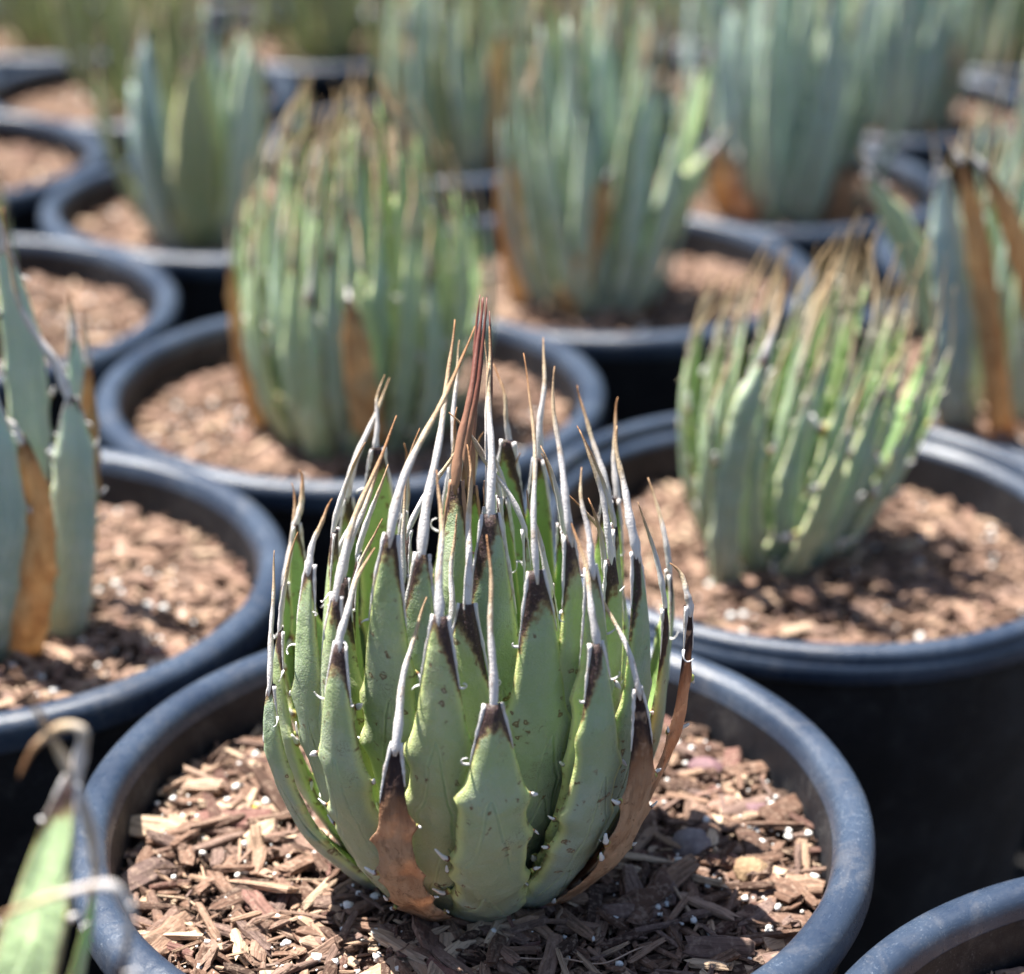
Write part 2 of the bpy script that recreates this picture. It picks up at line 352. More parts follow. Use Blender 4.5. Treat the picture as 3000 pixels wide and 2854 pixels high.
def chips_mesh(S, sel=None):
    Vs, Fs, CR, GC, o = [], [], [], [], 0
    idx = np.arange(len(S['x'])) if sel is None else sel
    for k in range(len(TEMPL)):
        ii = idx[S['k'][idx] == k]
        if not len(ii): continue
        tv, tf = TEMPL[k]; s = np.stack([S['L'][ii]/2, S['W'][ii]/2, S['T'][ii]/2], 1)
        v = tv[None]*s[:, None]; gc = v+S['off'][ii][:, None]
        v = np.einsum('nij,nvj->nvi', S['R'][ii], v)+np.stack([S['x'][ii], S['y'][ii], S['z'][ii]], 1)[:, None]
        nv = len(tv); f = tf[None]+(o+np.arange(len(ii))*nv)[:, None, None]
        Vs.append(v.reshape(-1, 3)); Fs.append(f.reshape(-1, 3)); CR.append(np.repeat(S['c'][ii], nv)); GC.append(gc.reshape(-1, 3)); o += nv*len(ii)
    return np.concatenate(Vs), np.concatenate(Fs), np.concatenate(CR), np.concatenate(GC)
def blobs(n, q, r0, r1, R=.87, ph=0.0, zo=.02):
    ncl = max(6, n//5); ca = q.uniform(0, 2*np.pi, ncl); cr = R*np.sqrt(q.uniform(0, 1, ncl)); ci = q.integers(0, ncl, n)
    x = cr[ci]*np.cos(ca[ci])+q.normal(0, .05, n); y = cr[ci]*np.sin(ca[ci])+q.normal(0, .05, n)
    f = q.uniform(0, 1, n) < .4; a2 = q.uniform(0, 2*np.pi, n); rr = R*np.sqrt(q.uniform(0, 1, n)); x[f] = (rr*np.cos(a2))[f]; y[f] = (rr*np.sin(a2))[f]
    h = np.hypot(x, y); s = np.minimum(1, R/np.maximum(h, 1e-6)); x *= s; y *= s
    return dict(x=x, y=y, z=soil_z(x, y, ph)+zo+q.uniform(0, .018, n), r=r0+(r1-r0)*q.uniform(0, 1, n)**2.5, k=q.integers(0, len(BLOB), n))
def blobs_mesh(B, sel=None):
    Vs, Fs, o = [], [], 0
    idx = np.arange(len(B['x'])) if sel is None else sel
    for k in range(len(BLOB)):
        ii = idx[B['k'][idx] == k]
        if not len(ii): continue
        tv, tf = BLOB[k]; v = tv[None]*B['r'][ii][:, None, None]*np.array([1, 1, .85])+np.stack([B['x'][ii], B['y'][ii], B['z'][ii]], 1)[:, None]
        f = tf[None]+(o+np.arange(len(ii))*len(tv))[:, None, None]; Vs.append(v.reshape(-1, 3)); Fs.append(f.reshape(-1, 3)); o += len(tv)*len(ii)
    return np.concatenate(Vs), np.concatenate(Fs)
def bed(ph, R=.888, nr=26, na=96):
    V = [(0, 0, float(soil_z(0, 0, ph)))]; 
    for i in range(1, nr+1):
        for j in range(na):
            a = 2*np.pi*j/na; r = R*i/nr; x, y = r*np.cos(a), r*np.sin(a); V.append((x, y, float(soil_z(x, y, ph))))
    T = [(0, 1+j, 1+(j+1) % na) for j in range(na)]
    for i in range(nr-1):
        for j in range(na): a = 1+i*na+j; b = 1+i*na+(j+1) % na; T += [(a, a+na, b+na), (a, b+na, b)]
    return np.array(V), np.array(T)
def mulch_mesh(seed, nbig, nsmall):
    q = np.random.default_rng(seed); ph = seed*1.7
    bv, bf = bed(ph); S = scatter(nbig, q, .035, .13, 1.8, ph=ph, zo=.008); s2 = scatter(nsmall, q, .012, .04, 1.2, ph=ph, zo=.004, zr=.022, tilt=.4)
    cv, cf, cr, gc = chips_mesh(S); dv, df, dr, dg = chips_mesh(s2); pv, pf = blobs_mesh(blobs(160, q, .005, .017, ph=ph))
    V = np.concatenate([bv, cv, dv, pv]); o1 = len(bv); o2 = o1+len(cv); o3 = o2+len(dv)
    F = np.concatenate([bf, cf+o1, df+o2, pf+o3]); mi = np.concatenate([np.zeros(len(bf)), np.ones(len(cf)+len(df)), np.full(len(pf), 2)])
    CR = np.concatenate([np.zeros(len(bv)), cr, dr, np.zeros(len(pv))]); GC = np.concatenate([bv, gc, dg, pv])
    return mesh('bark_mulch', V, F, [M['soil'], M['bark_pale'], M['perlite']], {'cr': CR, 'gc': GC}, smooth=False, midx=mi)

# ------------------------------------------------------------------ agave leaves
def bez(P, t):
    P = np.asarray(P, float); t = t[:, None]
    return (1-t)**3*P[0]+3*(1-t)**2*t*P[1]+3*(1-t)*t*t*P[2]+t**3*P[3]
def frames(C, axis_dir, twist=0.0):
    """lateral and outward vectors along a centreline; axis_dir = rough outward direction (n,3)"""
    T = np.gradient(C, axis=0); T /= np.linalg.norm(T, axis=1)[:, None]
    L = np.cross(T, axis_dir); L /= np.linalg.norm(L, axis=1)[:, None]
    N = np.cross(L, T)
    if twist:
        a = (twist*np.linspace(0, 1, len(C))**1.5)[:, None]; L, N = L*np.cos(a)+N*np.sin(a), N*np.cos(a)-L*np.sin(a)
    return T, L, N
def wprof(t, base=.92, peak=.30, tipw=.13):
    """relative width along a leaf: broad and even, tapering above the middle into a narrow shoulder"""
    w = np.interp(t, [0, peak*.5, peak, .58, .72, .82, .90, .955, 1.0], [base, .98, 1, .98, .91, .78, .55, .38, tipw])
    k = np.array([.25, .5, .25]); ww = np.convolve(np.pad(w, 1, 'edge'), k, 'valid'); return ww
def leaf_mesh(C, out, width, thick, mat, n=None, M_=16, twist=0.0, curl=.25, teeth=(), q=None, name='leaf', rough=1.0, crumple=0.0, base=.92, tipw=.13):
    n = len(C); t = np.linspace(0, 1, n); T, L, N = frames(C, out, twist)
    w = wprof(t, base, tipw=tipw)*width/2
    if base < 0: w = np.interp(t, [0, .2, .45, .7, .86, .95, 1], [1.05, .98, .80, .64, .48, .30, .13])*width/2
    th = thick*np.interp(t, [0, .3, .7, .9, 1], [1.0, 1.0, .8, .5, .28])
    ph = np.linspace(0, 2*np.pi, M_, endpoint=False); s = np.cos(ph); sn = np.sin(ph)
    V = np.empty((n, M_, 3)); q = q or random.Random(1)
    p1, p2, p3, p4 = [q.uniform(0, 6.28) for _ in range(4)]
    for i in range(n):
        wl = wr = w[i]
        for (side, tt, hh) in teeth:
            g = hh*math.exp(-(abs(t[i]-tt)/.021)**1.5)
            if side > 0: wr += g
            else: wl += g
        wl *= 1+rough*.045*math.sin(9*t[i]+p1)+rough*.02*math.sin(31*t[i]+p2); wr *= 1+rough*.045*math.sin(8*t[i]+p3)+rough*.02*math.sin(27*t[i]+p4)
        x = np.where(s > 0, s*wr, s*wl)
        no = np.where(sn >= 0, th[i]*np.abs(sn)**.85, -.28*th[i]*np.abs(sn))
        no = no-curl*w[i]*(np.abs(s)**1.7)
        dn = rough*.006*np.sin(7*t[i]+2.2*s+p2)*np.sin(13*t[i]-1.5*s+p4)+crumple*(np.sin(23*t[i]+5*s+p1)*np.sin(9*s+11*t[i]+p3))
        no = no+dn*np.clip(1-s*s, 0, 1)
        V[i] = C[i]+x[:, None]*L[i]+no[:, None]*N[i]
    lt = np.repeat(t, M_); ls = np.tile(s, n); lf = np.tile((sn >= -.01).astype(float), n)
    F = [(i*M_+j, i*M_+(j+1) % M_, (i+1)*M_+(j+1) % M_, (i+1)*M_+j) for i in range(n-1) for j in range(M_)]
    F.append(tuple(range(M_-1, -1, -1))); F.append(tuple((n-1)*M_+j for j in range(M_)))
    me = mesh(name, V.reshape(-1, 3), F, mat, {'lt': lt, 'ls': ls, 'lf': lf})
    return me, dict(T=T, L=L, N=N, w=w, th=th, C=C, t=t, curl=curl)
def tube(P, r, m=7, flat=1.0, latv=None):
    P = np.asarray(P, float); n = len(P); T = np.gradient(P, axis=0); T /= np.linalg.norm(T, axis=1)[:, None]+1e-12
    ref = latv if latv is not None else np.array([.3, .9, .2]); L = ref-(T@ref)[:, None]*T; L /= np.linalg.norm(L, axis=1)[:, None]+1e-9; N = np.cross(T, L)
    a = np.linspace(0, 2*np.pi, m, endpoint=False); r = np.asarray(r)[:, None, None]
    fl = np.asarray(flat)*np.ones(n); V = P[:, None]+r*(np.cos(a)[None, :, None]*L[:, None]+np.sin(a)[None, :, None]*N[:, None]*fl[:, None, None])
    F = [(i*m+j, i*m+(j+1) % m, (i+1)*m+(j+1) % m, (i+1)*m+j) for i in range(n-1) for j in range(m)]
    F.append(tuple(range(m-1, -1, -1))); F.append(tuple((n-1)*m+j for j in range(m)))
    return V.reshape(-1, 3), F
def merge(parts):
    V, F, A, o = [], [], [], 0
    for v, f, a in parts:
        V.append(v); F += [tuple(i+o for i in x) for x in f]; A.append(a); o += len(v)
    return np.concatenate(V), F, np.concatenate(A)
def spine_mesh(G, end, q, mat, r0=.012, n=22, ctrl=None, wob=.028, strips=True, m=8, path=None):
    """terminal spine from the leaf tip to `end`, with pale strips running down both margins of the dark cap"""
    r0 = r0*q.uniform(.75, 1.12); C0, T0 = G['C'][-1], G['T'][-1]; L0 = G['L'][-1]; t = np.linspace(0, 1, n)
    start = C0-T0*.030+G['N'][-1]*.006
    if path is not None:
        pp = np.vstack([start, path]); d = np.concatenate([[0], np.cumsum(np.linalg.norm(np.diff(pp, axis=0), axis=1))]); d /= d[-1]
        P = np.stack([np.interp(t, d, pp[:, k]) for k in range(3)], 1)
        for _ in range(3): P[1:-1] = .25*P[:-2]+.5*P[1:-1]+.25*P[2:]
    else:
        ln = np.linalg.norm(end-C0); P = bez([start, start+T0*ln*.4, end-(end-C0)*.3+np.array([q.uniform(-1, 1), q.uniform(-1, 1), 0])*wob, end], t)
    ph = q.uniform(0, 6); P = P+(np.sin(t*9+ph)*wob*.14*np.sin(np.pi*t))[:, None]*L0
    r = r0*np.interp(t, [0, .05, .12, .22, .4, .7, 1], [.35, .95, 1.15, .98, .74, .5, .14])*(1+.10*np.sin(t*37+ph))
    v, f = tube(P, r, m, latv=L0, flat=np.interp(t, [0, .12, .3], [.35, .6, .95]))
    parts = [(v, f, np.repeat(t, m))]
    if strips:
        for sd in (-1, 1):
            ta = q.uniform(.86, .94); k = 12; tt = np.linspace(1.0, ta, k); i = np.interp(tt, G['t'], np.arange(len(G['t'])))
            def at(A): 
                lo = np.floor(i).astype(int).clip(0, len(A)-2); fr = (i-lo); A = np.asarray(A)
                return (A[lo].T*(1-fr)+A[lo+1].T*fr).T
            Pm = at(G['C'])+sd*(at(G['L']).T*(at(G['w'])*1.02)).T-(at(G['N']).T*(G['curl']*at(G['w']))).T+at(G['N'])*.002
            rr = .0054*np.interp(np.linspace(0, 1, k), [0, .5, 1], [1.1, .8, .25])*(1+.35*np.array([q.uniform(-1, 1) for _ in range(k)]))
            v, f = tube(Pm, rr, 5, latv=L0, flat=.7); parts.append((v, f, np.full(len(v), -.1)))
            if q.random() < .6:      # a curl of fibre peeling from the lower end of the strip
                e = Pm[-1]; L = at(G['L'])[-1]*sd; N = at(G['N'])[-1]; T = at(G['T'])[-1]; a = np.linspace(0, q.uniform(1.5, 4.2), 9); rad = q.uniform(.008, .017)
                Pc = e+np.outer(rad*np.sin(a)+.012*a/4, L)+np.outer(rad*(1-np.cos(a))*q.choice([-.7, .8]), T)+np.outer(.006*a, N)
                v, f = tube(Pc, .0042*np.linspace(1, .35, 9), 5, flat=.5); parts.append((v, f, np.full(len(v), -.5)))
    V, F, A = merge(parts)
    return mesh('spine', V, F, mat, {'lt': A})
def tooth_mesh(seed):
    q = random.Random(seed); n = 8; t = np.linspace(0, 1, n); h = q.uniform(.020, .036); bend = q.uniform(-1.2, 1.5)
    P = np.stack([h*t, np.zeros(n)+h*.15*np.sin(4*t), h*bend*t*t], 1)-np.array([.006, 0, 0])
    r = np.interp(t, [0, .25, .45, .7, 1], [.0120, .0085, .0075, .0065, .0030])*np.array([q.uniform(.8, 1.2) for _ in t])
    v, f = tube(P, r, 6, flat=.7, latv=np.array([0, 0, 1.0]))
    return mesh('tooth', v, f, M['tooth'], {'lt': np.repeat(t, 6)})
TOOTH = [tooth_mesh(s) for s in range(9)]
def add_teeth(leaf, G, teeth, q, scale=1.0):
    for sd, tt, hh in teeth:
        if q.random() < .25: continue
        i = int(round(tt*(len(G['t'])-1))); L = G['L'][i]*sd; T = G['T'][i]; N = G['N'][i]
        p = G['C'][i]+L*(G['w'][i]+hh*.8)-N*G['curl']*G['w'][i]
        o = link('tooth', q.choice(TOOTH), leaf, p)
        L2 = (L+T*q.uniform(-.3, .5)+N*q.uniform(-.2, .5)); L2 /= np.linalg.norm(L2); Z = T-(T@L2)*L2; Z /= np.linalg.norm(Z); Y = np.cross(Z, L2)
        o.rotation_euler = Matrix([[L2[k], Y[k], Z[k]] for k in range(3)]).to_euler(); sc = q.uniform(.5, 1.1)*scale; o.scale = (sc, sc, sc)
def make_teeth(q, n=5, hh=.017, t0=.22, t1=.86):
    r = []
    for sd in (-1, 1):
        for i in range(n): r.append((sd, t0+(t1-t0)*(i+q.uniform(.1, .9))/n, hh*q.uniform(.6, 1.4)))
    return r

def new_plant(name, loc, label, cat='agave', group=None):
    r = bpy.data.objects.new(name, None); COL.objects.link(r); r.location = (loc[0]*K, loc[1]*K, loc[2]*K); r.empty_display_size = .02
    return tag(r, label, cat, group)
def leaf_from_polar(root, q, th, rt, zt, width, mat, send=None, r0=.17, bulge=.06, lowz=.05, n=56, teeth=True, nteeth=5, thick=None, twist=0, curl=.25, dead=False, spm=None, sr=.012, lean=(0, 0), M_=16, strips=True, label=None, spath=None, spinelen=.3, spine=True, crumple=0, merge_teeth=False, tipw=.13, base=.92):
    th = math.radians(th); u = np.array([math.cos(th), math.sin(th)])
    t = np.linspace(0, 1, n); B = bez([(r0*.8, -.07, 0), (r0+(max(rt, r0)-r0)*.40, lowz, 0), (rt+bulge, zt*.42, 0), (rt, zt, 0)], t)
    C = np.stack([B[:, 0]*u[0], B[:, 0]*u[1], B[:, 1]], 1); ln = np.array([lean[0], lean[1], 0.0])
    C = C+np.outer(np.clip(B[:, 1], 0, 9)**1.3, ln)
    sw = q.uniform(-1, 1)*.012; C[:, 0] += -u[1]*sw*np.sin(t*5); C[:, 1] += u[0]*sw*np.sin(t*5)
    out = np.tile(np.array([u[0], u[1], .25]), (n, 1))
    tt = make_teeth(q, nteeth) if teeth else []
    me, G = leaf_mesh(C, out, width, thick or width*.26, mat, M_=M_, twist=twist, curl=curl, teeth=tt, q=q, crumple=crumple, tipw=tipw, base=base)
    lf = link('leaf', me, root)
    if label: lf['label'] = label
    if send is None:
        e = C[-1]+G['T'][-1]*spinelen+np.array([-u[0], -u[1], 0])*spinelen*q.uniform(0, .35)+np.array([q.uniform(-1, 1), q.uniform(-1, 1), 0])*.04
    else: e = np.array(send)
    if spine:
        sp = spine_mesh(G, e, q, spm or M['spine'], r0=sr, strips=strips, n=22 if n > 40 else 12, m=8 if n > 40 else 5, path=spath); link('spine', sp, lf)
    return lf, G, tt

#@@POTS
# name: x, y, z of the rim centre (layout units), rim kind, spin
POTS = {
 'A': (-.091, 4.253, .118, 0), 'B': (-.636, 7.397, -.012, 0), 'C': (1.022, 6.263, -.022, 1), 'D': (-1.703, 5.649, .053, 0),
 'H': (-1.411, 9.980, -.022, 0), 'E': (.433, 9.098, -.076, 0), 'M': (1.459, 11.233, -.253, 0), 'F': (2.241, 7.859, -.096, 0),
 'P': (2.842, 9.776, -.209, 0), 'K': (-.480, 11.761, -.153, 0), 'J': (-3.245, 10.80, -.026, 0), 'I': (-2.384, 12.616, -.077, 0),
 'N': (1.563, 3.113, .065, 0), 'G': (-2.450, 8.260, .011, 0), 'Q': (-1.17, 2.54, .06, 0),
 'R1': (.52, 13.53, -.17, 0), 'R2': (2.47, 13.00, -.22, 0), 'R3': (3.93, 11.47, -.2, 0), 'R4': (-1.36, 14.38, -.12, 0),
 'R5': (-3.28, 14.50, -.1, 0), 'R6': (-.38, 16.15, -.15, 0), 'R7': (1.55, 15.28, -.15, 0), 'R8': (3.50, 14.75, -.2, 0), 'R9': (-4.28, 12.60, -.05, 0),
 'S1': (-2.3, 16.4, -.1, 0), 'S2': (4.95, 13.35, -.2, 0), 'S3': (2.6, 17.0, -.15, 0), 'S4': (-4.3, 16.3, -.1, 0), 'S5': (.6, 18.0, -.15, 0), 'S6': (4.55, 16.5, -.15, 0),
}
DESC = {
 'A': 'holding the globe agave in front', 'B': 'directly behind, holding the dense spiny green agave',
 'C': 'with a stepped rim, holding the splayed grey agave', 'D': 'at the left edge, holding the agave with a dead tan leaf',
 'H': 'on the left under the dark agave with few broad leaves', 'E': 'under the upright blue agave with tan dead leaves',
 'M': 'under the tall pale blue agave upper right of centre', 'F': 'under the right-hand agave with a thick dead brown leaf',
 'P': 'at the right edge, second back from the front row', 'K': 'top centre under the dense vase agave with a dark base',
 'J': 'at the left edge, its bare mulch showing high up', 'I': 'top left under the olive yellow agave', 'N': 'cut off by the bottom right corner',
 'G': 'at the left edge behind the pot with the brown dead leaf', 'Q': 'out of sight below the bottom left corner, holding the hooked leaves'}
FARD = ['top row, right of centre, behind the dense vase agave', 'far back right, behind the tall pale blue agave', 'far back at the right edge', 'far back, top, left of centre, its rim corner showing', 'far back at the top left corner', 'in the last rows, centre', 'in the last rows, right of centre', 'in the last rows, right', 'far back beyond the left edge', 'in the last rows, left', 'far back beyond the right edge', 'hindmost row, right of centre', 'hindmost row, left', 'hindmost row, centre', 'hindmost row, right edge']
for k_, d_ in zip([k for k in POTS if k not in DESC], FARD): DESC[k_] = d_
proto = [make_pot(0, 3), make_pot(1, 5)]; kids = children_map(); used = set()
for k_, (x, y, z, kd) in POTS.items():
    o = proto[kd] if kd not in used else copy_tree(proto[kd], kids)
    used.add(kd); o.location = (x*K, y*K, z*K); o.rotation_euler = (0, 0, rng.uniform(0, 6.28))
    tag(o, 'black nursery pot '+DESC[k_], 'plant pot', 'round black nursery pots set rim to rim')

# the fabric lies on slightly uneven soil, so every pot stands on it at its own height
PC = np.array([v[:3] for v in POTS.values()])
def ground_z(x, y):
    d = (PC[:, 0]-x)**2+(PC[:, 1]-y)**2; w_ = 1/(d*.6+.05)**4; return float((w_*PC[:, 2]).sum()/w_.sum())-1.745
gx = np.concatenate([[-260, -120, -60, -30, -16], np.linspace(-9, 9, 91), [16, 30, 60, 120, 260]])
gy = np.concatenate([[-160, -60, -20, -6], np.linspace(-1, 21, 111), [28, 40, 70, 130, 300]])
V = [(x, y, ground_z(x, y)) for y in gy for x in gx]; nx_ = len(gx)
F = [(j*nx_+i, j*nx_+i+1, (j+1)*nx_+i+1, (j+1)*nx_+i) for j in range(len(gy)-1) for i in range(nx_-1)]
tag(link('ground', mesh('ground', V, F, gm.m)), 'black weed fabric ground under the nursery pots', kind='structure')
SOILD = .20
# mulch of the other pots: three shared meshes turned differently
MM = [mulch_mesh(1, 2600, 1500), mulch_mesh(2, 2600, 1500), mulch_mesh(3, 2600, 1500)]
for i, (k_, (x, y, z, kd)) in enumerate(POTS.items()):
    if k_ == 'A': continue
    o = link('bark_mulch', MM[i % 3], None, (x, y, z-SOILD-(.05 if kd == 1 else 0))); o.rotation_euler = (0, 0, rng.uniform(0, 6.28))
    if kd == 1: o.scale = (.965, .965, 1)
    tag(o, 'bark mulch in the pot '+DESC[k_], 'mulch', 'bark mulch filling the pots', 'stuff')

ql = np.random.default_rng(5); SL = scatter(2600, ql, .03, .14, 1.5, R=1.0); SL['x'] = ql.uniform(-5, 6, 2600); SL['y'] = ql.uniform(1, 14, 2600)
SL['z'] = np.array([ground_z(a, b) for a, b in zip(SL['x'], SL['y'])])+.012
keep = np.array([np.min((PC[:, 0]-a)**2+(PC[:, 1]-b)**2) > .80 for a, b in zip(SL['x'], SL['y'])]); v, f, c, g = chips_mesh(SL, np.where(keep)[0])
tag(link('ground_litter', mesh('ground_litter', v, f, M['bark'], {'cr': c, 'gc': g}, smooth=False)), 'spilled bark chips lying on the black fabric between the pots', 'litter', None, 'stuff')

# front pot: mulch with individually built chips
ax, ay, az = POTS['A'][:3]; Z0 = az-SOILD
mroot = tag(new_plant('bark_mulch', (ax, ay, Z0), 'brown bark chip mulch dotted with white perlite around the globe agave', 'mulch', 'bark mulch filling the pots'), None)
q = np.random.default_rng(77); ph = .9
bv, bf = bed(ph); tag(link('soil_bed', mesh('soil_bed', bv, bf, M['soil'], None), mroot), kind='stuff')
S1 = scatter(3600, q, .025, .14, 2.0, ph=ph, zo=.004, zr=.040, tilt=.27); S2 = scatter(6500, q, .010, .038, 1.2, ph=ph, zo=.004, zr=.026, tilt=.4); S3 = scatter(620, q, .09, .20, 2.0, ph=ph, zo=.030, zr=.024, tilt=.16)
fr = np.where(S3['y'] < .55)[0]; size = S3['L'][fr]/(4.6+S3['y'][fr]); big = fr[np.argsort(-size)[:300]]
rest = np.setdiff1d(np.arange(len(S3['x'])), big)
parts = [chips_mesh(S1), chips_mesh(S2), chips_mesh(S3, rest)]; o_ = 0; VV, FF, CC, GG = [], [], [], []
for v, f, c, g in parts: VV.append(v); FF.append(f+o_); CC.append(c); GG.append(g); o_ += len(v)
tag(link('loose_chips', mesh('loose_chips', np.concatenate(VV), np.concatenate(FF), M['bark'], {'cr': np.concatenate(CC), 'gc': np.concatenate(GG)}, smooth=False), mroot), kind='stuff')
chipme = []
for k_ in range(len(TEMPL)):
    tv, tf = TEMPL[k_]; chipme.append(mesh('bark_chip', tv*np.array([.065, .017, .009]), tf, M['bark'], {'cr': np.full(len(tv), k_*.37 % 1), 'gc': tv*np.array([.065, .017, .009])+k_*3.1}, smooth=False))
for i in big:
    o = link('bark_chip', chipme[S3['k'][i]], mroot, (S3['x'][i], S3['y'][i], S3['z'][i]))
    o.rotation_euler = Matrix(S3['R'][i].tolist()).to_euler(); o.scale = (S3['L'][i]/2/.065, S3['W'][i]/2/.017, S3['T'][i]/2/.009)
Bp = blobs(620, q, .003, .0165, ph=ph, zo=.034); bb = np.argsort(-Bp['r'])[:110]; rb = np.setdiff1d(np.arange(620), bb)
pv, pf = blobs_mesh(Bp, rb); tag(link('perlite_crumbs', mesh('perlite_crumbs', pv, pf, M['perlite'], smooth=True), mroot), kind='stuff')
pme = [mesh('perlite_grain', BLOB[k_][0]*.01*np.array([1, .8, .8]), BLOB[k_][1], M['perlite']) for k_ in range(len(BLOB))]
for i in bb:
    o = link('perlite_grain', pme[Bp['k'][i]], mroot, (Bp['x'][i], Bp['y'][i], Bp['z'][i])); s = Bp['r'][i]/.01; o.scale = (s, s, s*.85); o.rotation_euler = (0, 0, i*.7)
def ground_pt(px, py): return np.array([px, py, float(soil_z(px, py, ph))])
fb = link('fertiliser_bead', mesh('fertiliser_bead', BLOB[0][0]*.0085/BLOB[0][0].std()*.55, BLOB[0][1], M['fert']), mroot, ground_pt(-.57, .17)+np.array([0, 0, .05])); fb['label'] = 'small yellow fertiliser bead among the chips'
# stones, a knot of bark and a hair root
def rock(name, p, s, mat, seed, squash=.6):
    qq = np.random.default_rng(seed); nu, nv = 16, 10; V = [(0, 0, 1)]
    for i in range(1, nv):
        for j in range(nu): a, b = np.pi*i/nv, 2*np.pi*j/nu; V.append((np.sin(a)*np.cos(b), np.sin(a)*np.sin(b), np.cos(a)))
    V.append((0, 0, -1)); V = np.array(V)
    for _ in range(6):
        d = qq.normal(size=3); d /= np.linalg.norm(d); h = V@d; c = qq.uniform(.55, .8); V = V-np.outer(np.clip(h-c, 0, 9), d)*.9
    V = V*(1+.05*np.sin(V@qq.normal(size=3)*6))[:, None]*np.array(s)
    F = [(0, 1+j, 1+(j+1) % nu) for j in range(nu)]+[(1+(i)*nu+j, 1+(i+1)*nu+j, 1+(i+1)*nu+(j+1) % nu, 1+i*nu+(j+1) % nu) for i in range(nv-2) for j in range(nu)]+[(len(V)-1, 1+(nv-2)*nu+(j+1) % nu, 1+(nv-2)*nu+j) for j in range(nu)]
    return link(name, mesh(name, V, F, mat), mroot, p)
M['stone'] = m_simple('purple_stone', (.14, .08, .09), (.26, .15, .16), 300, .7); M['greystone'] = m_simple('grey_stone', (.16, .13, .13), (.27, .23, .22), 200, .8)
M['cork'] = m_simple('cork_lump', (.20, .13, .075), (.36, .25, .15), 240, .9, 1, .002)
for p, s, m_, sd, lb in (((.175, -.235), (.030, .026, .022), 'stone', 1, 'small purple pebble in the plant shadow'), ((.56, .03), (.062, .055, .04), 'greystone', 2, 'grey brown stone at the shadow edge'), ((.69, -.06), (.055, .04, .035), 'cork', 4, 'rough orange brown lump of bark'), ((.62, .40), (.05, .045, .03), 'stone', 7, None), ((.40, .33), (.04, .03, .03), 'greystone', 9, None), ((.74, .21), (.035, .03, .02), 'stone', 12, None)):
    g = ground_pt(*p); o = rock('stone' if m_ != 'cork' else 'bark_lump', g+np.array([0, 0, .04]), s, M[m_], sd)
    if lb: o['label'] = lb
tq = np.linspace(0, 1, 30); Pt = np.stack([.02+.40*tq, -.50+.10*tq+.02*np.sin(tq*7), np.zeros(30)], 1); Pt[:, 2] = [float(soil_z(a, b, ph))+.048+.006*math.sin(c*15) for a, b, c in zip(Pt[:, 0], Pt[:, 1], tq)]
v, f = tube(Pt, np.full(30, .0022), 5); link('hair_root', mesh('hair_root', v, f, M['twig']), mroot)

